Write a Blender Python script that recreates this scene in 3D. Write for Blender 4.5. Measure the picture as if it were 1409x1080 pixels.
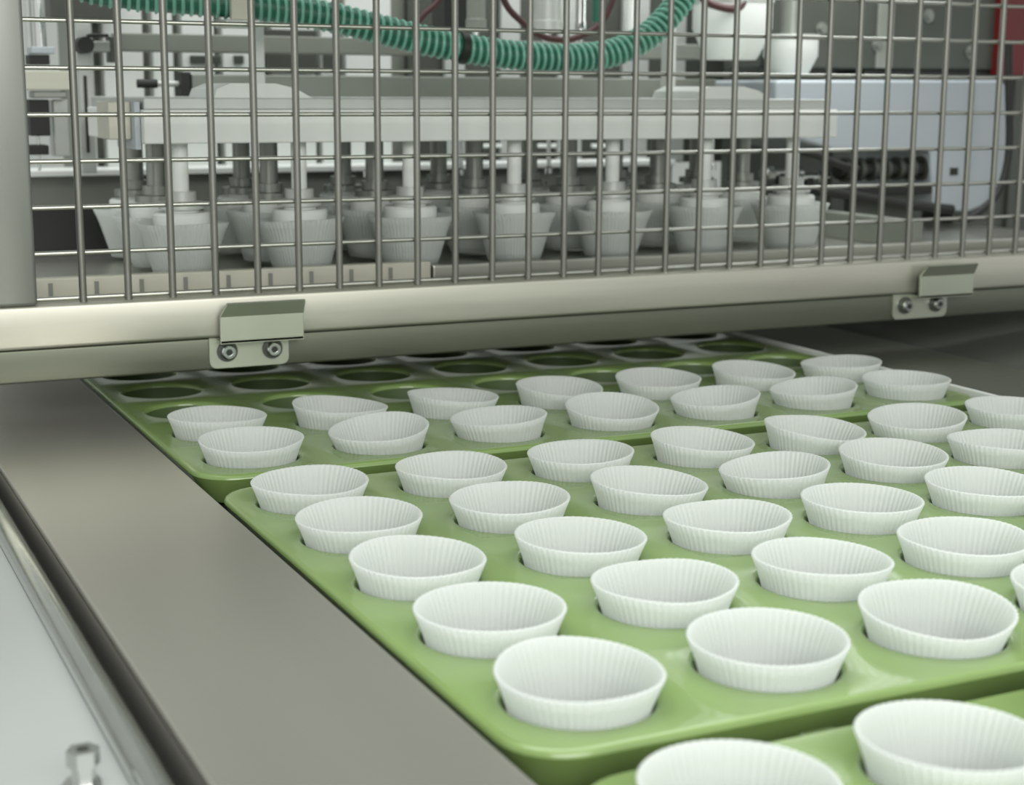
import bpy, bmesh, math, random
from mathutils import Vector, Matrix

for o in list(bpy.data.objects):
    bpy.data.objects.remove(o, do_unlink=True)
scene = bpy.context.scene
COL = scene.collection
K = 0.09            # one pocket pitch of the baking trays = 90 mm; all numbers below are in pitches
PI = math.pi
rnd = random.Random(7)

# ------------------------------------------------------------------ camera
W, H, F = 1409, 1080, 2152.69
RX = Vector((0.90193098, -0.43185025, 0.00508724))
UY = Vector((0.07732564, 0.17306324, 0.98187059))
FW = Vector((0.42490147, 0.88518613, -0.18948419))
EYE = Vector((-3.09771, -5.76080, 2.62946))
cam = bpy.data.cameras.new('camera')
cam.sensor_fit = 'HORIZONTAL'
cam.sensor_width = 36.0
cam.lens = 36.0 * F / W
cam.clip_start = 0.02
cam.clip_end = 200
cam.dof.use_dof = True
cam.dof.focus_distance = 10.6 * K
cam.dof.aperture_fstop = 11
camo = bpy.data.objects.new('camera', cam)
COL.objects.link(camo)
camo.matrix_world = Matrix(((RX.x, UY.x, -FW.x, EYE.x * K), (RX.y, UY.y, -FW.y, EYE.y * K),
                            (RX.z, UY.z, -FW.z, EYE.z * K), (0, 0, 0, 1)))
scene.camera = camo

# ------------------------------------------------------------------ world, lamps, exposure
wd = bpy.data.worlds.new('hall_light')
scene.world = wd
wd.use_nodes = True
bg = wd.node_tree.nodes['Background']
bg.inputs['Color'].default_value = (0.98, 1.0, 1.0, 1)
bg.inputs['Strength'].default_value = 0.74


def area_lamp(name, loc, target, sx, sy, watts, col, spread=180):
    l = bpy.data.lights.new(name, 'AREA')
    l.shape = 'RECTANGLE'
    l.size = sx * K
    l.size_y = sy * K
    l.energy = watts
    l.color = col
    l.spread = math.radians(spread)
    o = bpy.data.objects.new(name, l)
    COL.objects.link(o)
    o.location = Vector(loc) * K
    o.rotation_euler = (Vector(target) - Vector(loc)).to_track_quat('-Z', 'Y').to_euler()
    return o


area_lamp('hall_area_light', (1, 1.2, 13), (1, 1.2, 0), 16, 8, 5, (1.0, 0.985, 0.97))
area_lamp('hall_area_light', (-2, -14, 8), (2, 4, 0), 16, 6, 17, (1.0, 0.985, 0.97))  # low front light added on the camera side to brighten beam and held cups
area_lamp('hall_area_light', (3, 9, 24), (3, 13, 0), 26, 8, 22, (0.95, 1.0, 1.0))
area_lamp('machine_fill', (8, 9.6, 4.55), (7.5, 9.8, 0), 5, 3, 1.2, (0.97, 1.0, 1.0))  # unseen fill light added to brighten the housing and machine interior
scene.view_settings.view_transform = 'Standard'
scene.view_settings.look = 'None'
scene.view_settings.exposure = 0.24
scene.view_settings.gamma = 1.0
scene.view_settings.use_curve_mapping = False


# ------------------------------------------------------------------ materials
def srgb(r, g, b):
    f = lambda c: (c / 255 / 12.92) if c / 255 <= 0.04045 else ((c / 255 + 0.055) / 1.055) ** 2.4
    return (f(r), f(g), f(b), 1)


def material(name, col, rough=0.5, metal=0.0, noise=0.06, nscale=(6, 6, 6), bump=0.0, rvar=0.08, coat=0.0,
             subsurface=0.0, spec=0.5, bscale=None):
    m = bpy.data.materials.new(name)
    m.use_nodes = True
    nt = m.node_tree
    b = nt.nodes['Principled BSDF']
    tc = nt.nodes.new('ShaderNodeTexCoord')
    mp = nt.nodes.new('ShaderNodeMapping')
    mp.inputs['Scale'].default_value = [s / K for s in nscale]
    nz = nt.nodes.new('ShaderNodeTexNoise')
    nz.inputs['Scale'].default_value = 1.0
    nz.inputs['Detail'].default_value = 4
    nt.links.new(tc.outputs['Object'], mp.inputs['Vector'])
    nt.links.new(mp.outputs['Vector'], nz.inputs['Vector'])
    cr = nt.nodes.new('ShaderNodeValToRGB')
    lo = [max(0, c * (1 - noise)) for c in col[:3]] + [1]
    hi = [min(1, c * (1 + noise)) for c in col[:3]] + [1]
    cr.color_ramp.elements[0].color = lo
    cr.color_ramp.elements[1].color = hi
    cr.color_ramp.elements[0].position = 0.3
    cr.color_ramp.elements[1].position = 0.7
    nt.links.new(nz.outputs['Fac'], cr.inputs['Fac'])
    nt.links.new(cr.outputs['Color'], b.inputs['Base Color'])
    mr = nt.nodes.new('ShaderNodeMapRange')
    mr.inputs['To Min'].default_value = max(0.02, rough - rvar)
    mr.inputs['To Max'].default_value = min(1, rough + rvar)
    nt.links.new(nz.outputs['Fac'], mr.inputs['Value'])
    nt.links.new(mr.outputs['Result'], b.inputs['Roughness'])
    b.inputs['Metallic'].default_value = metal
    b.inputs['Specular IOR Level'].default_value = spec
    b.inputs['Coat Weight'].default_value = coat
    b.inputs['Coat Roughness'].default_value = 0.08
    if subsurface:
        b.inputs['Subsurface Weight'].default_value = subsurface
        b.inputs['Subsurface Radius'].default_value = (0.01, 0.01, 0.01)
        b.inputs['Subsurface Scale'].default_value = 0.3
    if bump:
        bp = nt.nodes.new('ShaderNodeBump')
        bp.inputs['Strength'].default_value = bump
        bp.inputs['Distance'].default_value = 0.002
        nt.links.new(nz.outputs['Fac'], bp.inputs['Height'])
        nt.links.new(bp.outputs['Normal'], b.inputs['Normal'])
    return m


M = {}
M['paper'] = material('waxed_paper', srgb(234, 238, 234), 0.55, 0, 0.02, (3, 3, 3), subsurface=0.0)
# thin paper lets some of the light through
_nt = M['paper'].node_tree
_pb = _nt.nodes['Principled BSDF']
_tr = _nt.nodes.new('ShaderNodeBsdfTranslucent')
_tr.inputs['Color'].default_value = srgb(234, 238, 234)
_mx = _nt.nodes.new('ShaderNodeMixShader')
_mx.inputs['Fac'].default_value = 0.58
_nt.links.new(_pb.outputs[0], _mx.inputs[1])
_nt.links.new(_tr.outputs[0], _mx.inputs[2])
_nt.links.new(_mx.outputs[0], _nt.nodes['Material Output'].inputs['Surface'])
M['green'] = material('green_coating', srgb(117, 143, 80), 0.26, 0, 0.05, (2.5, 2.5, 2.5), coat=0.25, rvar=0.02)
M['pocket'] = material('shade_darkened_green', srgb(64, 84, 42), 0.65, 0, 0.05, (2.5, 2.5, 2.5))  # tray green made darker, so the pockets' shade sits in the colour
M['steel'] = material('brushed_steel', srgb(196, 196, 186), 0.33, 1.0, 0.04, (0.5, 14, 14), bump=0.01)
M['rail'] = material('satin_steel_sheet', srgb(180, 178, 168), 0.29, 0.8, 0.01, (5, 0.1, 1), rvar=0.015)
M['beam'] = material('pale_steel_tube', srgb(184, 184, 170), 0.42, 0.75, 0.05, (0.6, 9, 9), bump=0.01)
M['strip'] = material('shade_toned_steel', srgb(104, 108, 94), 0.40, 0.7, 0.06, (0.5, 8, 8))  # same steel toned down: shade and dark reflections are put into the colour
M['wire'] = material('steel_wire', srgb(196, 197, 188), 0.33, 1.0, 0.05, (4, 4, 4))
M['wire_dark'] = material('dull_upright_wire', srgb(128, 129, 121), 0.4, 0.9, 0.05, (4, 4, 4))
M['panel'] = material('grey_sheet_panel', srgb(158, 163, 158), 0.5, 0.1, 0.02, (0.6, 0.6, 0.6))
M['white'] = material('white_plastic', srgb(222, 226, 220), 0.45, 0, 0.03, (2, 2, 2))
M['alu'] = material('anodised_aluminium', srgb(188, 192, 186), 0.4, 0.35, 0.04, (0.5, 6, 6))
M['grey'] = material('grey_paint', srgb(128, 132, 122), 0.5, 0.1, 0.05, (2, 2, 2))
M['darkgrey'] = material('dark_grey_paint', srgb(74, 78, 70), 0.45, 0.2, 0.07, (2, 2, 2))
M['black'] = material('black_rubber', srgb(26, 28, 24), 0.55, 0, 0.1, (3, 3, 3))
M['tube'] = material('dull_steel_rod', srgb(140, 144, 136), 0.35, 0.7, 0.05, (2, 2, 2))
M['blue'] = material('blue_grey_paint', srgb(172, 180, 184), 0.42, 0.2, 0.04, (0.7, 0.7, 0.7))
M['red'] = material('red_paint', srgb(92, 17, 17), 0.45, 0, 0.06, (2, 2, 2))
M['cable'] = material('maroon_cable', srgb(66, 32, 30), 0.5, 0, 0.1, (5, 5, 5))
M['hose'] = material('green_hose_rubber', srgb(36, 100, 80), 0.4, 0, 0.1, (5, 5, 5))
M['rib'] = material('pale_green_spiral', srgb(122, 182, 160), 0.35, 0, 0.06, (5, 5, 5))
M['floor'] = material('hall_floor_resin', srgb(150, 152, 146), 0.5, 0, 0.08, (0.3, 0.3, 0.3))
M['wall'] = material('hall_wall_paint', srgb(190, 194, 188), 0.7, 0, 0.04, (0.2, 0.2, 0.2))
M['cream'] = material('cream_slotted_steel', srgb(190, 190, 174), 0.45, 0.3, 0.04, (1, 8, 8))
M['post'] = material('satin_steel_post', srgb(130, 133, 126), 0.4, 0.6, 0.04, (6, 6, 0.5))
M['chrome'] = material('bright_steel', srgb(205, 208, 204), 0.18, 1.0, 0.03, (4, 4, 4))
M['dark'] = material('dark_slot', srgb(34, 38, 28), 0.5, 0, 0.1, (3, 3, 3))


# ------------------------------------------------------------------ geometry helpers
def at(x, y, Y):
    """The point on the plane at depth Y that a spot measured on the photograph stands for."""
    d = RX * ((x - W / 2) / F) + UY * (-(y - H / 2) / F) + FW
    return EYE + d * ((Y - EYE.y) / d.y)


class MB:
    def __init__(self):
        self.bm = bmesh.new()

    def box(self, x0, x1, y0, y1, z0, z1, bev=0.0, seg=2):
        t = bmesh.new()
        bmesh.ops.create_cube(t, size=1)
        for v in t.verts:
            v.co = Vector(((x0 + x1) / 2 + v.co.x * (x1 - x0), (y0 + y1) / 2 + v.co.y * (y1 - y0),
                           (z0 + z1) / 2 + v.co.z * (z1 - z0)))
        if bev:
            bmesh.ops.bevel(t, geom=list(t.edges), offset=bev, segments=seg, affect='EDGES', profile=0.5)
        self.merge(t)
        return self

    def merge(self, t, mat=None):
        me = bpy.data.meshes.new('tmp')
        t.to_mesh(me)
        t.free()
        if mat:
            me.transform(mat)
        self.bm.from_mesh(me)
        bpy.data.meshes.remove(me)

    def rings(self, rings, cap0=True, cap1=True, closed=False):
        vs = [[self.bm.verts.new(p) for p in r] for r in rings]
        n = len(vs[0])
        pairs = list(zip(vs[:-1], vs[1:])) + ([(vs[-1], vs[0])] if closed else [])
        for a, b in pairs:
            for i in range(n):
                j = (i + 1) % n
                self.bm.faces.new((a[i], a[j], b[j], b[i]))
        if not closed:
            if cap0:
                self.bm.faces.new(vs[0][::-1])
            if cap1:
                self.bm.faces.new(vs[-1])
        return self

    def cyl(self, p0, p1, r0, r1=None, n=20):
        r1 = r0 if r1 is None else r1
        p0, p1 = Vector(p0), Vector(p1)
        d = (p1 - p0).normalized()
        a = d.orthogonal().normalized()
        b = d.cross(a)
        rr = []
        for p, r in ((p0, r0), (p1, r1)):
            rr.append([p + (a * math.cos(2 * PI * i / n) + b * math.sin(2 * PI * i / n)) * r for i in range(n)])
        return self.rings(rr)

    def lathe(self, prof, c=(0, 0, 0), n=28, axis='Z', closed=False):
        rr = []
        for r, z in prof:
            ring = []
            for i in range(n):
                a = 2 * PI * i / n
                if axis == 'Z':
                    q = Vector((r * math.cos(a), r * math.sin(a), z))
                elif axis == 'Y':
                    q = Vector((r * math.cos(a), z, -r * math.sin(a)))
                else:
                    q = Vector((z, r * math.cos(a), r * math.sin(a)))
                ring.append(q + Vector(c))
            rr.append(ring)
        return self.rings(rr, closed=closed)

    def tube(self, pts, r, n=10, closed=False):
        pts = [Vector(p) for p in pts]
        rr = []
        up = None
        for i, p in enumerate(pts):
            d = (pts[min(i + 1, len(pts) - 1)] - pts[max(i - 1, 0)]).normalized()
            if up is None:
                up = d.orthogonal().normalized()
            up = (up - d * up.dot(d)).normalized()
            b = d.cross(up)
            rr.append([p + (up * math.cos(2 * PI * k / n) + b * math.sin(2 * PI * k / n)) * r for k in range(n)])
        return self.rings(rr)

    def prism(self, poly, y0, y1):
        """Polygon in (x, z), pushed from y0 to y1."""
        return self.rings([[Vector((x, y0, z)) for x, z in poly], [Vector((x, y1, z)) for x, z in poly]])

    def build(self, name, mat, parent=None, origin=None, smooth=False):
        bmesh.ops.recalc_face_normals(self.bm, faces=list(self.bm.faces))
        return link_mesh(name, self.bm, mat, parent, origin, smooth)


ORIG = {}


def link_mesh(name, bm, mat, parent=None, origin=None, smooth=False):
    """Turns a bmesh in world pitches into one mesh object standing on its own base."""
    if parent is not None:
        o0 = ORIG[parent.name]
        off = Vector((0, 0, 0))
        if origin is not None:
            o0 = Vector(origin)
            off = o0 - ORIG[parent.name]
    else:
        xs = [v.co for v in bm.verts]
        o0 = Vector(((min(v.x for v in xs) + max(v.x for v in xs)) / 2, (min(v.y for v in xs) + max(v.y for v in xs)) / 2,
                     min(v.z for v in xs))) if origin is None else Vector(origin)
        off = o0
    for v in bm.verts:
        v.co = (v.co - o0) * K
    me = bpy.data.meshes.new(name)
    bm.to_mesh(me)
    bm.free()
    me.materials.append(mat)
    ob = bpy.data.objects.new(name, me)
    COL.objects.link(ob)
    ob.location = off * K
    ob.parent = parent
    ORIG[ob.name] = o0
    if smooth:
        smooth_by_angle(me)
    return ob


def smooth_by_angle(me, ang=38):
    bm = bmesh.new()
    bm.from_mesh(me)
    for f in bm.faces:
        f.smooth = True
    for e in bm.edges:
        if len(e.link_faces) == 2 and e.calc_face_angle(0) > math.radians(ang):
            e.smooth = False
    bm.to_mesh(me)
    bm.free()


def thing(name, label, cat, loc, group=None):
    o = bpy.data.objects.new(name, None)
    o.empty_display_size = 0.02
    COL.objects.link(o)
    o.location = Vector(loc) * K
    ORIG[o.name] = Vector(loc)
    return tag(o, label, cat, group)


def tag(o, label, cat, group=None):
    o['label'] = label
    o['category'] = cat
    o['kind'] = 'thing'
    if group:
        o['group'] = group
    return o


def share(name, me, parent, loc):
    """Another object on the same mesh data; loc in pitches, relative to its parent."""
    o = bpy.data.objects.new(name, me)
    COL.objects.link(o)
    o.parent = parent
    o.location = Vector(loc) * K
    return o


def structure(o):
    o['kind'] = 'structure'
    return o


ORD = ['first', 'second', 'third', 'fourth', 'fifth', 'sixth', 'seventh']

# ------------------------------------------------------------------ the hall
structure(MB().box(-60, 80, -60, 44, -11, -10.5).build('floor', M['floor']))
structure(MB().box(-60, 80, 43, 44, -10.5, 40).build('wall_back', M['wall']))

# ------------------------------------------------------------------ conveyor
ROWP = 0.9322
TRAYP = 5 * ROWP + 0.4197
cv = thing('conveyor', 'stainless conveyor bed with wide flat side rails carrying green trays', 'conveyor', (3, 2, -10.5))
MB().box(-0.50, 6.50, -9, 13, -0.62, -0.54).build('belt', M['black'], cv)
m = MB()
m.box(-1.70, -0.56, -9, 12.2, -0.06, 0.0, 0.012)
m.box(-1.70, -1.66, -9, 12.2, -0.30, -0.04)
m.box(-0.60, -0.56, -9, 12.2, -0.55, -0.04)
m.build('side_rail', M['rail'], cv)
MB().tube([(-1.83, -9 + i * 1.0, -0.16) for i in range(23)], 0.075, 16).build('edge_tube', M['chrome'], cv, smooth=True)
SL = math.tan(math.radians(18))
m = MB().prism([(-1.90, -0.19), (-1.90, -0.29), (-4.6, -0.29 - 2.7 * SL), (-4.7, -0.29 - 2.7 * SL), (-4.7, -0.20 - 2.8 * SL)], -9, 12.2)
m.build('side_apron', M['panel'], cv)
MB().box(-4.7, -4.6, -9, 12.2, -9.6, -0.29 - 2.72 * SL).build('side_panel', M['panel'], cv)
MB().box(-1.885, -1.68, -9, 12.2, -0.60, -0.28).build('gap_filler', M['black'], cv)
for bx, by in ((-2.057, 0.523), (-2.057, 5.2)):
    bz = -0.19 - (-1.90 - bx) * SL
    m = MB().lathe([(0.0, -0.04), (0.10, -0.04), (0.10, 0.02), (0.05, 0.025), (0.05, 0.10), (0.07, 0.10), (0.07, 0.17), (0.0, 0.17)],
                   (bx, by, bz), 6)
    b = m.build('bolt', M['chrome'], cv)
    MB().lathe([(0.0, 0.171), (0.03, 0.171), (0.03, 0.13), (0.0, 0.13)], (bx, by, bz), 6).build('socket', M['dark'], b)
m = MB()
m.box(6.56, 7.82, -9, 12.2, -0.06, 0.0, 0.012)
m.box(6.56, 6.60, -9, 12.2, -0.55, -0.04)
m.build('side_rail', M['strip'], cv)  # darker steel colour stands in for this rail's dark reflections
MB().box(6.515, 6.555, -9, 12.2, -0.10, 0.035, 0.012).build('guide_strip', M['white'], cv)
MB().prism([(7.82, -0.02), (7.82, -0.12), (10.8, 0.12), (10.8, 0.24)], -2.0, 12.2).build('side_cover', M['darkgrey'], cv)
for yy in (-0.63, 4.405):
    for xx in (0.86, 5.2):
        MB().box(xx - 0.10, xx + 0.10, yy - 0.06, yy + 0.06, -0.56, -0.08, 0.02).build('drive_lug', M['chrome'], cv)
for xx in (-1.2, 7.2):
    for yy in (-7, 2, 11.5):
        MB().box(xx - 0.2, xx + 0.2, yy - 0.2, yy + 0.2, -10.5, -0.06).build('leg', M['steel'], cv)


# ------------------------------------------------------------------ trays
def rounded_rect(x0, x1, y0, y1, r, n=8):
    pts = []
    for cx, cy, a0 in ((x1 - r, y1 - r, 0), (x0 + r, y1 - r, 90), (x0 + r, y0 + r, 180), (x1 - r, y0 + r, 270)):
        for i in range(n + 1):
            a = math.radians(a0 + 90 * i / n)
            pts.append((cx + r * math.cos(a), cy + r * math.sin(a)))
    return pts


HOLE = 0.343


def make_tray_plate():
    X0, X1, Y0, Y1, RC, b = -0.505, 6.485, -0.52, 4.25, 0.30, 0.03
    x0, x1, y0, y1, rc = X0 + b, X1 - b, Y0 + b, Y1 - b, RC - b

    def inside(x, y):
        dx = max(x0 + rc - x, x - (x1 - rc), 0)
        dy = max(y0 + rc - y, y - (y1 - rc), 0)
        return x0 <= x <= x1 and y0 <= y <= y1 and (dx * dx + dy * dy <= rc * rc + 1e-9)
    m = MB()
    for c in range(7):
        for r in range(5):
            cy = r * ROWP
            xa, xb = (x0 if c == 0 else c - 0.5), (x1 if c == 6 else c + 0.5)
            ya, yb = (y0 if r == 0 else cy - ROWP / 2), (y1 if r == 4 else cy + ROWP / 2)
            angs = sorted(set([round(2 * PI * i / 48, 6) for i in range(48)] +
                              [round(math.atan2(q - cy, p - c) % (2 * PI), 6) for p in (xa, xb) for q in (ya, yb)]))
            outer = []
            for a in angs:
                u, v = math.cos(a), math.sin(a)
                t = min([(xb - c) / u if u > 1e-9 else ((xa - c) / u if u < -1e-9 else 9),
                         (yb - cy) / v if v > 1e-9 else ((ya - cy) / v if v < -1e-9 else 9)])
                if not inside(c + u * t * 0.99999, cy + v * t * 0.99999):
                    lo, hi = 0.3, t
                    for _ in range(30):
                        mid = (lo + hi) / 2
                        if inside(c + u * mid, cy + v * mid):
                            lo = mid
                        else:
                            hi = mid
                    t = lo
                outer.append(Vector((c + u * t, cy + v * t, 0)))
            rs = [outer]
            for rr, z in ((HOLE + 0.03, 0), (HOLE + 0.014, -0.005), (HOLE + 0.004, -0.016), (HOLE, -0.035), (HOLE, -0.26)):
                rs.append([Vector((c + rr * math.cos(a), cy + rr * math.sin(a), z)) for a in angs])
            m.rings(rs, False, False)
    rs = []
    for ins, z in ((b, 0), (0.016, -0.004), (0.005, -0.014), (0, -0.032), (0.012, -0.06), (0.10, -0.22)):
        rs.append([Vector((x, y, z)) for x, y in rounded_rect(X0 + ins, X1 - ins, Y0 + ins, Y1 - ins, RC - ins)])
    m.rings(rs, False, False)
    bmesh.ops.remove_doubles(m.bm, verts=list(m.bm.verts), dist=0.0004)
    o = m.build('plate', M['green'], origin=(0, 0, 0), smooth=True)
    me = o.data
    bpy.data.objects.remove(o)
    return me


PLATE = make_tray_plate()
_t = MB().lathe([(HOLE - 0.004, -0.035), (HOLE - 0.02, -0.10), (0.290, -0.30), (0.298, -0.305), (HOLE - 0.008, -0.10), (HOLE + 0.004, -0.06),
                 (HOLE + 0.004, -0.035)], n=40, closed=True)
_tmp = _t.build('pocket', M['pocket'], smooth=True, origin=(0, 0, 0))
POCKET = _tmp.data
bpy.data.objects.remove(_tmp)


def tray(y0, label, rows):
    t = thing('baking_tray', label, 'tray', (0, y0, -0.43), 'green baking trays on the conveyor')
    share('plate', PLATE, t, (0, 0, 0.43))
    for r in rows:
        for c in range(7):
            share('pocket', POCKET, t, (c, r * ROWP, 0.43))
    return t


tray(0, 'green tray with every pocket holding a white paper cup', range(5))
tray(TRAYP, 'green tray passing under the mesh guard, with empty dark pockets and two cup rows', range(5))
tray(-TRAYP + 0.09, 'green tray across the gap from the full tray, on its side away from guard', (3, 4))


# ------------------------------------------------------------------ paper cups
def cup_mesh(name, seed, pleats=62, oval=0.0, oa=0.0, wave=0.0):
    rr = random.Random(seed)
    n = pleats * 4
    ph = [rr.uniform(0, 2 * PI) for _ in range(4)]
    prof = [(0.235, -0.33), (0.262, -0.24), (0.297, -0.11), (0.330, 0.005), (0.352, 0.068), (0.378, 0.132)]
    th = 0.014

    def ring(r, z, amp, dr=0.0):
        out = []
        for i in range(n):
            a = 2 * PI * i / n
            t = (z + 0.33) / 0.48
            s = [0, 1, 0, -1][i % 4] * amp
            q = (r + s + dr) * (1 + oval * t * math.cos(2 * (a - oa)))
            q += wave * t * t * (math.cos(3 * a + ph[0]) * 0.5 + math.cos(5 * a + ph[1]) * 0.3)
            zz = z + wave * t * 0.7 * math.cos(2 * a + ph[2])
            out.append(Vector((q * math.cos(a), q * math.sin(a), zz)))
        return out
    rs = [[Vector((0.0005 * math.cos(2 * PI * i / n), 0.0005 * math.sin(2 * PI * i / n), -0.345)) for i in range(n)]]
    for r, z in prof:
        rs.append(ring(r, z, 0.003 + 0.0018 * (z + 0.33) / 0.48))
    rs.append(ring(prof[-1][0], prof[-1][1] + 0.006, 0.004, -th / 2))
    for r, z in prof[::-1]:
        rs.append(ring(r, z + (0.012 if z < -0.3 else 0), 0.003 + 0.0018 * (z + 0.33) / 0.48, -th))
    rs.append([Vector((0.0005 * math.cos(2 * PI * i / n), 0.0005 * math.sin(2 * PI * i / n), -0.325)) for i in range(n)])
    m = MB().rings(rs)
    o = m.build(name, M['paper'], origin=(0, 0, 0))
    me = o.data
    bpy.data.objects.remove(o)
    for p in me.polygons:
        p.use_smooth = True
    return me


CUPS = [cup_mesh('paper_cup', 1), cup_mesh('paper_cup', 2, oval=0.02, oa=0.6, wave=0.006),
        cup_mesh('paper_cup', 3, oval=0.025, oa=2.0, wave=0.009), cup_mesh('paper_cup', 4, oval=0.015, oa=1.2, wave=0.012)]


def cup(loc, label, group, kind=None, tilt=None, name='paper_cup'):
    k = rnd.randrange(4) if kind is None else kind
    o = share(name, CUPS[k], None, loc)
    tx, ty = tilt if tilt else (rnd.uniform(-1.6, 1.6), rnd.uniform(-1.6, 1.6))
    o.rotation_euler = (math.radians(tx), math.radians(ty), rnd.choice((0, 1, 2, 3)) * PI / 2 + rnd.uniform(-0.2, 0.2))
    return tag(o, label, 'paper cup', group)


# tilts (degrees about X and Y) of the cups that plainly sit crooked in their pockets
TB = {(3, 4): (-2, 3), (4, 4): (-4, 4), (5, 4): (-4, -3), (3, 3): (-4, 2), (1, 3): (-1, 1), (2, 3): (-3, 2), (2, 0): (1, 5),
      (4, 3): (1, 3), (6, 4): (0, 1)}
for r in range(5):
    for c in range(7):
        cup((c, r * ROWP, 0.0), 'white paper cup on full tray, %s row from guard, %s from wide side rail' % (ORD[4 - r], ORD[c]),
            'paper cups on the full tray', tilt=TB.get((c, r)))
TA = {(0, 0): (2, 0), (1, 0): (-5, -3), (2, 0): (2, 3), (3, 0): (-6, 1), (4, 0): (1, 5), (5, 0): (-4.5, 1), (6, 0): (-1, 0),
      (0, 1): (1, 1), (1, 1): (1, 3), (2, 1): (-4, -1), (3, 1): (-2, 4), (4, 1): (-3, 1), (5, 1): (2, -4), (6, 1): (-2, 2)}
for r in range(2):
    for c in range(7):
        cup((c, TRAYP + r * ROWP, 0.0), 'white paper cup on partly empty tray, row %s, %s from side rail' %
            ('beside the full tray' if r == 0 else 'beside empty pockets', ORD[c]), 'paper cups on the partly empty tray', tilt=TA[(c, r)])
for c in range(3):
    cup((c, -TRAYP + 0.09 + 4 * ROWP, 0.0), 'white paper cup across gap from full tray, edge row, %s from side rail' % ORD[c],
        'paper cups on the tray away from the guard')

# ------------------------------------------------------------------ guard with wire mesh
GY, GX, GS, GZ = 6.9177, -0.8209, 0.3597, 0.9697
gd = thing('mesh_guard', 'steel machine guard of square welded wire mesh above a pale bottom tube', 'guard', (4, GY, 0.61))
MB().box(-3.0, 12.6, 6.80, 7.12, 0.612, 0.958, 0.03, 3).build('bottom_tube', M['beam'], gd, smooth=True)
MB().box(-1.62, -1.19, 6.78, 7.14, 0.96, 4.35, 0.03, 3).build('post', M['post'], gd, smooth=True)
MB().box(12.14, 12.6, 6.78, 7.14, 0.96, 4.35, 0.03, 3).build('post', M['alu'], gd, smooth=True)
MB().box(-1.62, 12.6, 6.80, 7.12, 4.35, 4.65, 0.03, 3).build('top_tube', M['alu'], gd, smooth=True)
mv = None
for i in range(36):
    x = GX + i * GS
    if x > 12.1:
        break
    if mv is None:
        o = MB().cyl((x, GY - 0.02, 0.93), (x, GY - 0.02, 4.40), 0.030, n=12).build('wire', M['wire_dark'], gd, origin=(x, GY - 0.02, 0.93), smooth=True)
        mv = o.data
    else:
        share('wire', mv, gd, Vector((x, GY - 0.02, 0.93)) - ORIG[gd.name])
mh = None
for j in range(10):
    z = GZ + 0.018 + j * GS
    if mh is None:
        o = MB().cyl((-1.2, GY + 0.018, z), (12.2, GY + 0.018, z), 0.019, n=12).build('wire', M['wire'], gd, origin=(-1.2, GY + 0.018, z), smooth=True)
        mh = o.data
    else:
        share('wire', mh, gd, Vector((-1.2, GY + 0.018, z)) - ORIG[gd.name])

# ------------------------------------------------------------------ cross member below the guard, with its catches
cm = thing('cross_member', 'steel cross member, coloured dark for its shade below the guard, with two hooked catches', 'crossbar', (4, 6.95, 0.34))
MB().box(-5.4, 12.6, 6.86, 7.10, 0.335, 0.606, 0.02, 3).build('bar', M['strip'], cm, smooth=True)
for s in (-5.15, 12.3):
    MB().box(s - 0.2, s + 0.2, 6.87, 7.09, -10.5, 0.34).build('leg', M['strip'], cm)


def catch(px0, px1, qx0, qx1, tone):
    x0 = at(px0[0], px0[1], 6.84).x
    x1 = at(px1[0], px1[1], 6.84).x
    z0, z1 = 0.350, 0.606
    pts = rounded_rect(x0, x1, z0, z1 + 0.1, 0.06, 4)
    pts = [(x, min(z, z1)) for x, z in pts]
    m = MB().prism(pts, 6.835, 6.862)
    c = m.build('catch_plate', tone, cm)
    a, b = at(qx0[0], qx0[1], 6.72).x, at(qx1[0], qx1[1], 6.72).x
    m = MB()
    m.box(a, b, 6.70, 6.86, 0.572, 0.596)
    m.box(a, b, 6.70, 6.728, 0.572, 0.80, 0.006)
    t = bmesh.new()
    prof = [(6.70, 0.795), (6.728, 0.795), (6.668, 0.915), (6.642, 0.905)]
    for xx in (a + 0.0, b):
        pass
    m.rings([[Vector((a + (0.05 if z > 0.85 else 0), y, z)) for y, z in prof], [Vector((b, y, z)) for y, z in prof]])
    t.free()
    m.build('hook', tone, c)
    for fx in (0.22, 0.79):
        xx = x0 + (x1 - x0) * fx
        s = MB().lathe([(0.0, -0.07), (0.03, -0.07), (0.03, -0.075), (0.052, -0.075), (0.06, -0.065), (0.06, 0.0)],
                       (xx, 6.835, 0.49), 20, 'Y').build('screw', M['chrome'], c, smooth=True)
        s2 = MB().lathe([(0.0, -0.076), (0.029, -0.076), (0.029, -0.070)], (xx, 6.835, 0.49), 6, 'Y').build('screw_socket', M['dark'], c)
        MB().lathe([(0.0, -0.012), (0.088, -0.012), (0.088, 0.0)], (xx, 6.835, 0.49), 20, 'Y').build('dark_disc', M['darkgrey'], c, smooth=True)  # dark grey disc behind the screw head
    return c


M['catch'] = material('catch_steel', srgb(176, 182, 164), 0.4, 0.8, 0.03, (2, 2, 2))
catch((288, 485), (397, 485), (302, 440), (417, 440), M['catch'])
catch((1228, 422), (1302, 422), (1265, 385), (1338, 385), M['catch'])

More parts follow.
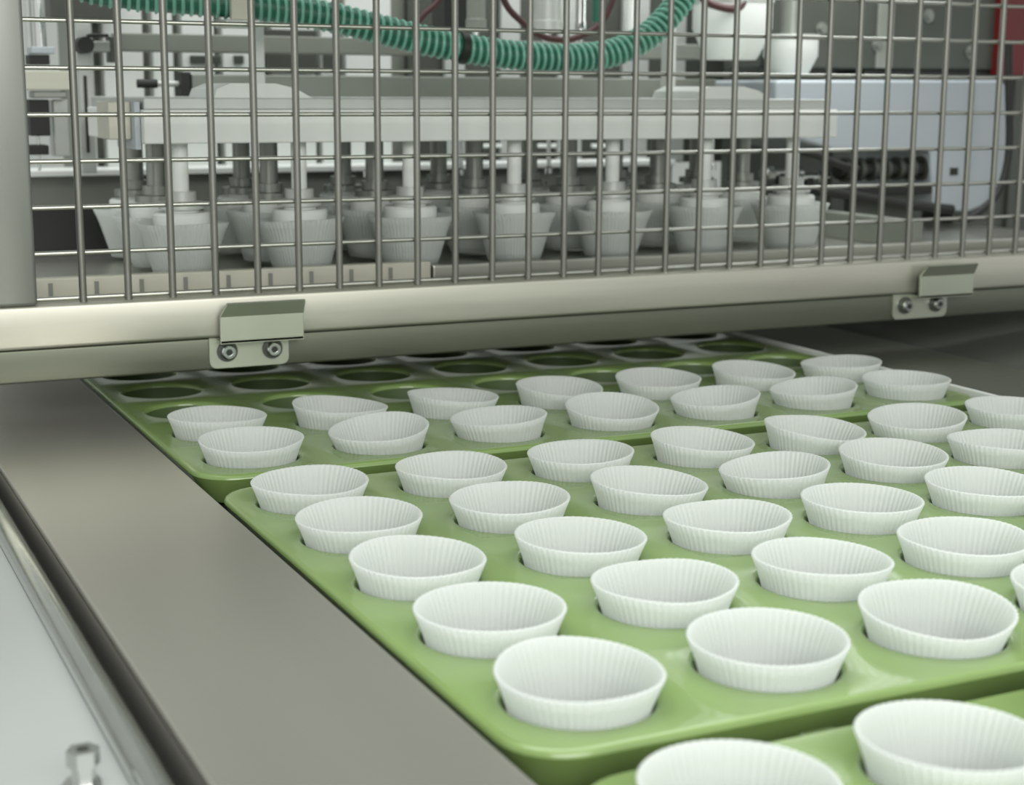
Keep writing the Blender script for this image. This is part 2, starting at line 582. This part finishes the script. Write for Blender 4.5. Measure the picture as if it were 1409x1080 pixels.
# ------------------------------------------------------------------ deposit plate and slotted bar behind the guard
dp = thing('deposit_plate', 'polished steel plate under the row of cup heads, with cream slotted front bar', 'plate', (3.5, 8.5, 0.66))
MB().box(-1.3, 8.1, 7.60, 10.6, 0.90, 0.965, 0.01).build('plate', M['steel'], dp)
MB().box(-1.3, 2.42, 7.46, 7.58, 0.66, 1.09, 0.015).build('slotted_bar', M['cream'], dp)
MB().box(2.44, 11.0, 7.46, 7.58, 0.66, 1.05, 0.015).build('plain_bar', M['steel'], dp)
MB().box(8.28, 11.0, 7.60, 12.0, 0.90, 0.965, 0.01).build('wing_plate', M['steel'], dp)
for i in range(9):
    xx = -0.98 + i * 0.375
    MB().box(xx - 0.018, xx + 0.018, 7.452, 7.475, 0.93, 1.05).build('slot', M['grey'], dp)
MB().box(8.12, 8.26, 7.62, 12.0, 0.90, 1.27, 0.02).build('side_bar', M['grey'], dp)
MB().box(-1.3, 8.1, 10.62, 10.72, 0.66, 1.42).build('rear_plate', M['black'], dp)

# ------------------------------------------------------------------ depositor: manifold with 21 heads
HX0, HXP = 0.24, 1.077
HR = [7.9, 8.83, 9.76]
mf = thing('cup_depositor', 'white manifold block with hanging steel tubes and plungers behind the mesh', 'depositor', (3.5, 8.8, 1.28))
MB().box(-0.12, 7.05, 7.62, 10.1, 2.17, 2.455, 0.012).build('manifold', M['white'], mf)
MB().box(-0.10, 7.0, 7.70, 10.0, 2.455, 2.555, 0.01).build('top_plate', M['alu'], mf)
for xa in (0.86, 5.75):
    m = MB().prism([(xa - 0.35, 2.55), (xa + 0.55, 2.55), (xa + 0.38, 2.64), (xa + 0.2, 2.68), (xa - 0.2, 2.68), (xa - 0.32, 2.63)], 7.72, 8.6)
    m.build('riser', M['white'], mf)
MB().box(-0.36, -0.17, 7.9, 8.4, 2.20, 2.52, 0.01).build('end_plate', M['cream'], mf)
MB().box(-0.17, -0.125, 7.75, 8.5, 2.12, 2.52).build('end_strip', M['blue'], mf)
shr = {}


def part_shared(key, maker, mat, loc):
    if key not in shr:
        o = maker().build(key.split('/')[0], mat, mf, origin=(0, 0, 0), smooth=True)
        shr[key] = o.data
        o.location = (Vector(loc) - ORIG[mf.name]) * K
        return o
    return share(key.split('/')[0], shr[key], mf, Vector(loc) - ORIG[mf.name])


for ri, hy in enumerate(HR):
    for i in range(7):
        x = HX0 + HXP * i
        tm = M['white'] if ri == 0 else M['tube']
        part_shared('tube/%d' % (ri > 0), lambda: MB().lathe([(0.0, -0.85), (0.07, -0.85), (0.07, 0.0), (0.0, 0.0)] if ri == 0 else
                                                             [(0.0, -0.85), (0.088, -0.85), (0.088, 0.0), (0.0, 0.0)]), tm, (x, hy, 2.18))
        part_shared('collar/%d' % ri, lambda: MB().lathe([(0.0, 0.0), (0.20, 0.0), (0.20, 0.06), (0.13, 0.07), (0.13, 0.15), (0.0, 0.15)]),
                    M['tube'] if ri else M['alu'], (x, hy, 1.60))
        part_shared('plunger/%d' % ri, lambda: MB().lathe([(0.0, 0.0), (0.2, 0.0), (0.245, 0.08), (0.25, 0.28), (0.235, 0.30), (0.15, 0.30), (0.15, 0.34), (0.0, 0.34)]),
                    M['white'], (x, hy, 1.27))
        nm = ['row facing the mesh', 'middle row', 'row facing the cabinet'][ri]
        hc = cup((x, hy, 1.345), 'white paper cup on plunger behind mesh, %s, %s from guard post' % (nm, ORD[i]),
            'paper cups held by the depositor')
        hc.scale = (1.06, 1.06, 1.0)
for i in range(7):
    x = HX0 + HXP * i + 0.36
    part_shared('nozzle/0', lambda: MB().lathe([(0.0, 0.0), (0.05, 0.0), (0.05, 0.06), (0.025, 0.08), (0.025, 0.46), (0.0, 0.46)]), M['chrome'], (x, 10.0, 1.72))
# upright carrying the depositor, above the frame of the picture
for xa in (at(357, 70, 9.6).x, at(925, 70, 9.6).x):
    MB().box(xa - 0.05, xa + 0.05, 9.6, 9.75, 2.55, 4.65).build('hanger', M['alu'], mf)

# ------------------------------------------------------------------ carriage beams behind
p0, p1 = at(265, 105, 10.3), at(975, 135, 10.3)
b = thing('carriage_beam', 'long grey carriage beam just above the white manifold', 'beam', (4, 10.5, 2.5))
MB().box(p0.x, p1.x + 0.1, 10.3, 10.7, 2.535, 2.775, 0.015).build('profile', M['grey'], b)
MB().box(p0.x - 0.10, p0.x, 10.34, 10.66, 2.48, 2.80, 0.02).build('end_cap', M['black'], b)
MB().cyl((p0.x - 0.34, 10.5, 2.68), (p0.x - 0.1, 10.5, 2.68), 0.03).build('rod', M['alu'], b, smooth=True)
MB().cyl((p0.x - 0.52, 10.5, 2.68), (p0.x - 0.32, 10.5, 2.68), 0.045).build('rod_end', M['black'], b, smooth=True)
MB().box(p1.x + 0.1, p1.x + 0.55, 10.4, 10.6, 2.60, 2.66).build('tongue', M['alu'], b)
p0, p1 = at(160, 52, 11.4), at(480, 73, 11.4)
b = MB().box(p0.x, p1.x + 5.0, 11.4, 11.7, 3.02, 3.21, 0.012).build('rear_beam', M['grey'])
tag(b, 'slim grey beam running behind the green hose, above the carriage beam', 'beam')

# ------------------------------------------------------------------ green spiral hose
HPX = [(60, -40), (120, -18), (190, -6), (260, 0), (330, 6), (400, 14), (460, 25), (520, 40), (590, 57), (660, 70), (730, 78), (790, 80), (845, 72),
       (890, 50), (920, 22), (945, -12), (965, -50), (975, -90)]
hp = [at(x, y, 8.7 - 0.25 * math.sin(i / 17 * PI)) for i, (x, y) in enumerate(HPX)]


def catmull(pts, per=14):
    out = []
    for i in range(len(pts) - 1):
        a, b, c, d = pts[max(i - 1, 0)], pts[i], pts[i + 1], pts[min(i + 2, len(pts) - 1)]
        for k in range(per):
            t = k / per
            out.append(0.5 * ((2 * b) + (c - a) * t + (2 * a - 5 * b + 4 * c - d) * t * t + (3 * b - a - 3 * c + d) * t ** 3))
    out.append(pts[-1])
    return out


hpath = catmull(hp)
hs = thing('spiral_hose', 'ribbed green suction hose sagging in a curve behind the mesh', 'hose', (3, 8.6, 2.8))
MB().tube(hpath, 0.128, 20).build('hose_wall', M['hose'], hs, smooth=True)
dist = [0.0]
for a, b in zip(hpath[:-1], hpath[1:]):
    dist.append(dist[-1] + (b - a).length)
hel = []
pitch = 0.078
N = int(dist[-1] / pitch * 16)
up = None
j = 0
for k in range(N):
    s = dist[-1] * k / N
    while dist[j + 1] < s:
        j += 1
    t = (s - dist[j]) / (dist[j + 1] - dist[j])
    p = hpath[j].lerp(hpath[j + 1], t)
    d = (hpath[j + 1] - hpath[j]).normalized()
    if up is None:
        up = d.orthogonal().normalized()
    up = (up - d * up.dot(d)).normalized()
    bb = d.cross(up)
    a = 2 * PI * s / pitch
    hel.append(p + (up * math.cos(a) + bb * math.sin(a)) * 0.130)
MB().tube(hel, 0.018, 6).build('spiral_rib', M['rib'], hs, smooth=True)
c0 = at(634, 66, 8.46)
i0 = min(range(len(hpath)), key=lambda i: (hpath[i] - c0).length)
MB().tube(hpath[i0 - 1:i0 + 2], 0.155, 20).build('clamp_band', M['dark'], hs, smooth=True)


# ------------------------------------------------------------------ cables
def cable(name, px, Y, r, mat, label, cat='cable', group=None):
    pts = catmull([at(x, y, Y) for x, y in px], 8)
    return tag(MB().tube(pts, r, 10).build(name, mat, smooth=True), label, cat, group)


cable('cable', [(685, -30), (697, 7), (718, 30), (740, 47), (762, 54), (790, 53), (823, 36), (840, 8), (852, -30)], 9.4, 0.035, M['cable'],
      'maroon cable hanging in a loop above the middle of the green hose')
cable('cable', [(560, 60), (578, 26), (602, 3), (625, -30)], 9.6, 0.032, M['cable'], 'short maroon cable slanting up from the green hose top')
cable('cable', [(955, -30), (968, -2), (985, 8), (1010, 12), (1024, 4), (1032, -20)], 9.5, 0.045, M['cable'], 'maroon cable looped across the white cone')
cable('cable', [(1388, 60), (1388, 120), (1389, 190), (1384, 235), (1370, 270), (1345, 294), (1325, 305)], 9.3, 0.05, M['black'],
      'thick black cable following the edge of the blue grey housing')
cable('cable', [(1100, 208), (1125, 214), (1150, 225), (1180, 233)], 9.2, 0.045, M['black'], 'short black lead running to the finned motor')
cable('cable', [(1120, 262), (1180, 270), (1250, 282), (1310, 288)], 9.4, 0.06, M['black'], 'black lead lying below the finned motor')

# ------------------------------------------------------------------ pneumatic cylinders above the hose
for x, w, y1, lab, mt in ((752, 38, 42, 'thick pale pneumatic cylinder above the hose sag', 'alu'),
                          (799, 14, 44, 'slim bright guide rod beside the thick pale cylinder', 'chrome'),
                          (868, 12, 46, 'slim pale guide rod between maroon cable and hose rise', 'white'),
                          (655, 26, 40, 'grey pneumatic cylinder above the hose clamp', 'grey')):
    a = at(x, y1, 10.0)
    r = (at(x + w / 2, y1, 10.0) - a).length
    t = thing('pneumatic_cylinder', lab, 'cylinder', a)
    MB().lathe([(0.0, 0), (r, 0), (r, 0.10), (r * 0.9, 0.11), (r * 0.9, 1.3), (0.0, 1.3)], a, 24).build('barrel', M[mt], t, smooth=True)
    MB().lathe([(0.0, -0.25), (r * 0.35, -0.25), (r * 0.35, 0.0), (0.0, 0.0)], a, 16).build('piston_rod', M['chrome'], t, smooth=True)
a = at(822, 30, 9.8)
tag(MB().tube([a, a + Vector((0, 0, 0.5)), a + Vector((0.05, 0.1, 1.2))], 0.06, 14).build('green_pipe', M['hose'], smooth=True),
    'short green pipe standing between the cylinders', 'pipe')
a = at(640, 20, 11.0)
m = MB().box(a.x - 0.25, a.x + 0.05, 11.0, 11.4, 3.2, 4.3, 0.02)
tag(m.build('valve_block', M['black']), 'black valve block behind the hose, between pale cylinders', 'valve')
a = at(332, 30, 8.3)
t = thing('hose_bracket', 'pale upright strap crossing in front of the green hose', 'bracket', (a.x, 8.3, a.z))
MB().box(a.x - 0.10, a.x + 0.10, 8.25, 8.33, a.z, 4.65, 0.01).build('strap', M['cream'], t)
MB().box(a.x - 0.16, a.x + 0.16, 8.24, 8.6, a.z - 0.05, a.z + 0.02, 0.01).build('foot', M['alu'], t)

# ------------------------------------------------------------------ cabinet and fittings behind, at the guard post end


def pbox(px, Y, d, name, mat, parent=None, bev=0.01):
    a = at(px[0], px[1], Y)
    b = at(px[2], px[3], Y)
    return MB().box(a.x, b.x, Y, Y + d, b.z, a.z, bev).build(name, M[mat], parent)


cb = thing('white_cabinet', 'white cabinet of several door panels behind the guard post end', 'cabinet', at(280, 242, 13.0))
for x0, x1 in ((104, 135), (137, 203), (206, 244), (247, 300), (303, 368), (372, 436), (440, 470), (474, 540)):
    pbox((x0, -60, x1, 236), 13.0, 0.3, 'door_panel', 'white', cb)
pbox((90, -80, 560, 236), 13.32, 0.8, 'carcass', 'grey', cb, 0)
for q in ((366, 40, 436, 101), (262, 76, 305, 88), (322, 76, 336, 88), (445, 60, 470, 96)):
    pbox(q, 12.94, 0.05, 'window', 'darkgrey', cb)
pbox((66, -60, 160, 27), 12.5, 0.4, 'top_box', 'darkgrey', cb)
sh = thing('shelf', 'pale shelf edge over a grey apron, below the white cabinet', 'shelf', at(400, 285, 12.3))
a, b = at(-40, 236, 12.3), at(930, 226, 12.3)
MB().box(a.x, b.x, 12.3, 13.0, 1.66, 1.73, 0.01).build('shelf_board', M['white'], sh)
MB().box(a.x, b.x, 12.4, 12.5, 0.5, 1.655).build('apron', M['grey'], sh)
bw = thing('switch_cabinet', 'dark grey machine cabinet beside the white cabinet', 'cabinet', at(800, 220, 13.2))
pbox((560, -80, 1000, 222), 13.2, 0.8, 'carcass', 'darkgrey', bw)
for x0, x1 in ((612, 640), (690, 715), (770, 800), (860, 890), (925, 940)):
    pbox((x0, -60, x1, 222), 13.1, 0.09, 'rib', 'alu', bw)
for x0 in (655, 730, 815):
    pbox((x0, 198, x0 + 36, 203), 13.05, 0.05, 'bright_bar', 'white', bw)

pn = thing('rear_machine_panel', 'plain dark rear panel behind the blue grey housing', 'panel', at(1250, 345, 12.6))
a, b = at(1010, -100, 12.6), at(1600, 345, 12.6)
MB().box(a.x, b.x, 12.6, 12.75, 0.5, 4.3, 0.01).build('sheet', M['darkgrey'], pn)
for xx in (1150, 1290, 1395):
    q = at(xx, 200, 12.55)
    MB().box(q.x - 0.06, q.x + 0.06, 12.53, 12.6, 0.5, 4.3, 0.01).build('stiffener', M['darkgrey'], pn)
cp = thing('clamp_column', 'bright steel guide column with black rubber buffers and white carriage block', 'column', at(58, 240, 10.6))
a, b = at(59, 66, 10.6), at(59, -60, 10.6)
MB().cyl((a.x, 10.7, a.z), (a.x, 10.7, 4.65), 0.055).build('guide_rod', M['chrome'], cp, smooth=True)
MB().cyl((a.x - 0.1, 10.75, a.z), (a.x - 0.1, 10.75, 4.65), 0.03).build('guide_rod', M['alu'], cp, smooth=True)
pbox((43, 64, 76, 74), 10.6, 0.3, 'flange', 'blue', cp)
pbox((40, 75, 69, 89), 10.62, 0.26, 'buffer', 'black', cp)
pbox((30, 97, 99, 124), 10.5, 0.4, 'carriage_block', 'cream', cp)
pbox((46, 125, 92, 135), 10.6, 0.3, 'slide', 'tube', cp)
pbox((40, 137, 70, 187), 10.6, 0.3, 'buffer', 'black', cp)
pbox((72, 137, 97, 215), 10.8, 0.3, 'sleeve', 'alu', cp)
pbox((40, 200, 68, 213), 10.6, 0.3, 'nut', 'black', cp)
pbox((51, 186, 57, 235), 10.7, 0.06, 'spindle', 'chrome', cp)
sc = thing('slotted_column', 'pale slotted column with black clamping knob behind the mesh', 'column', at(118, 238, 11.2))
pbox((104, 30, 134, 238), 11.2, 0.2, 'profile', 'alu', sc)
pbox((115, 104, 124, 210), 11.18, 0.03, 'slot', 'dark', sc, 0)
a = at(117, 62, 11.0)
MB().cyl((a.x, 10.95, a.z), (a.x, 11.2, a.z), 0.085, n=20).build('knob', M['black'], sc, smooth=True)
pbox((125, 56, 152, 72), 11.0, 0.2, 'clamp_body', 'tube', sc)
pbox((124, 46, 150, 51), 11.0, 0.2, 'lever', 'black', sc)
pbox((150, 50, 163, 86), 11.1, 0.2, 'jaw', 'darkgrey', sc)
pbox((134, 140, 163, 182), 11.3, 0.2, 'sensor_block', 'grey', sc)

# ------------------------------------------------------------------ drive housings at the far end
hs2 = thing('drive_housing', 'large blue grey sheet housing with rounded lower corner at manifold end', 'housing', at(1250, 290, 10.2))
poly = [(1068, 110), (1378, 110), (1386, 120), (1386, 225), (1379, 255), (1362, 280), (1335, 291), (1296, 291), (1284, 280), (1281, 208),
        (1150, 208), (1110, 196), (1068, 180)]
m = MB().prism([(at(x, y, 9.6).x, at(x, y, 9.6).z) for x, y in poly], 9.6, 11.2)
o = m.build('shell', M['blue'], hs2)
bv = o.modifiers.new('bevel', 'BEVEL')
bv.width = 0.04 * K
bv.segments = 3
bv.limit_method = 'ANGLE'
pbox((1308, 231, 1318, 241), 9.59, 0.05, 'port', 'dark', hs2, 0)
pbox((1062, 108, 1100, 150), 9.9, 0.4, 'coupling', 'darkgrey', hs2)
a, b = at(1290, 300, 10.6), at(1290, 290, 10.6)
MB().box(a.x - 0.1, a.x + 0.4, 10.2, 10.8, 0.97, b.z).build('pedestal', M['darkgrey'], hs2)
mt = thing('finned_motor', 'dark finned motor lying under the blue grey housing', 'motor', at(1215, 250, 9.7))
a, b = at(1152, 234, 9.8), at(1270, 231, 9.8)
MB().cyl(a, b, 0.11, n=24).build('core', M['black'], mt, smooth=True)
for k in range(7):
    p = a.lerp(b, 0.06 + k * 0.15)
    MB().cyl(p, p + Vector((0.06, 0, 0)), 0.145 if k < 6 else 0.155, n=24).build('fin', M['darkgrey'], mt, smooth=True)
MB().box(a.x, b.x, 9.6, 10.0, a.z - 0.30, a.z - 0.20, 0.01).build('foot_plate', M['black'], mt)
MB().box(a.x + 0.2, b.x - 0.2, 9.7, 9.9, 0.97, a.z - 0.29).build('mount', M['darkgrey'], mt)
for x, y, lab in ((1075, 238, 'chromed pipe clamp between the last two tubes and the motor'), (1112, 244, 'chromed pipe clamp beside the finned motor mount')):
    a = at(x, y, 9.9)
    t = thing('pipe_fitting', lab, 'fitting', a)
    MB().cyl(a + Vector((-0.3, 0, 0)), a + Vector((0.3, 0, 0)), 0.05).build('pipe', M['chrome'], t, smooth=True)
    for s in (-0.22, 0.12):
        MB().cyl(a + Vector((s, 0, 0)), a + Vector((s + 0.1, 0, 0)), 0.08, n=6).build('nut', M['chrome'], t)
    MB().box(a.x - 0.05, a.x + 0.05, 9.85, 9.95, 0.97, a.z).build('stand', M['black'], t)

dk = thing('gear_cover', 'dark grey bolted cover plate above the blue grey housing', 'cover', at(1220, 100, 10.4))
pbox((1052, -100, 1368, 97), 10.4, 0.8, 'cover_plate', 'darkgrey', dk, 0.03)
pbox((1216, -100, 1228, 94), 10.36, 0.06, 'edge_strip', 'grey', dk)
pbox((1190, 96, 1372, 106), 10.42, 0.6, 'base_rail', 'black', dk)
for x, y in ((1277, 22), (1335, 72), (1207, 62), (1130, 40)):
    a = at(x, y, 10.4)
    bo = MB().lathe([(0.0, -0.06), (0.05, -0.06), (0.05, -0.02), (0.085, -0.02), (0.085, 0.0)], (a.x, 10.4, a.z), 20, 'Y').build('bolt', M['tube'], dk, smooth=True)
rd = pbox((1384, -100, 1440, 104), 10.3, 0.5, 'red_panel', 'red')
tag(rd, 'plain red machine panel beside the dark gear cover', 'panel')


def cone(px, py, w, h, Y, lab):
    a = at(px, py, Y)
    s = (at(px + 1, py, Y) - a).length
    t = thing('white_funnel', lab, 'funnel', a + Vector((0, 0, -h * s)))
    R = w * s / 2
    MB().lathe([(0.0, -h * s), (R * 0.62, -h * s), (R * 0.7, -h * s * 0.9), (R, -h * s * 0.35), (R, h * s * 0.25), (R * 0.94, h * s * 0.27), (0.0, h * s * 0.27)],
               a, 32).build('bowl', M['white'], t, smooth=True)
    MB().lathe([(0.0, h * s * 0.2), (R * 1.04, h * s * 0.2), (R * 1.04, h * s * 0.34), (0.0, h * s * 0.34)], a, 32).build('rim', M['alu'], t, smooth=True)
    MB().lathe([(0.0, h * s * 0.3), (R * 0.4, h * s * 0.3), (R * 0.4, 1.1), (0.0, 1.1)], a, 20).build('stem', M['tube'], t, smooth=True)


cone(1008, 17, 92, 54, 9.9, 'large white funnel bowl beside the rise of the green hose')
cone(1088, 62, 62, 34, 10.0, 'small white funnel bowl in front of the dark gear cover')

# ------------------------------------------------------------------ roof sheet added out of view to shade the trays near the guard
tc = MB().box(-1.62, 12.6, 3.2, 8.4, 4.66, 4.74, 0.02).build('added_shade_roof', M['alu'])
tag(tc, 'flat roof sheet added out of view to shade the trays near the guard', 'cover')
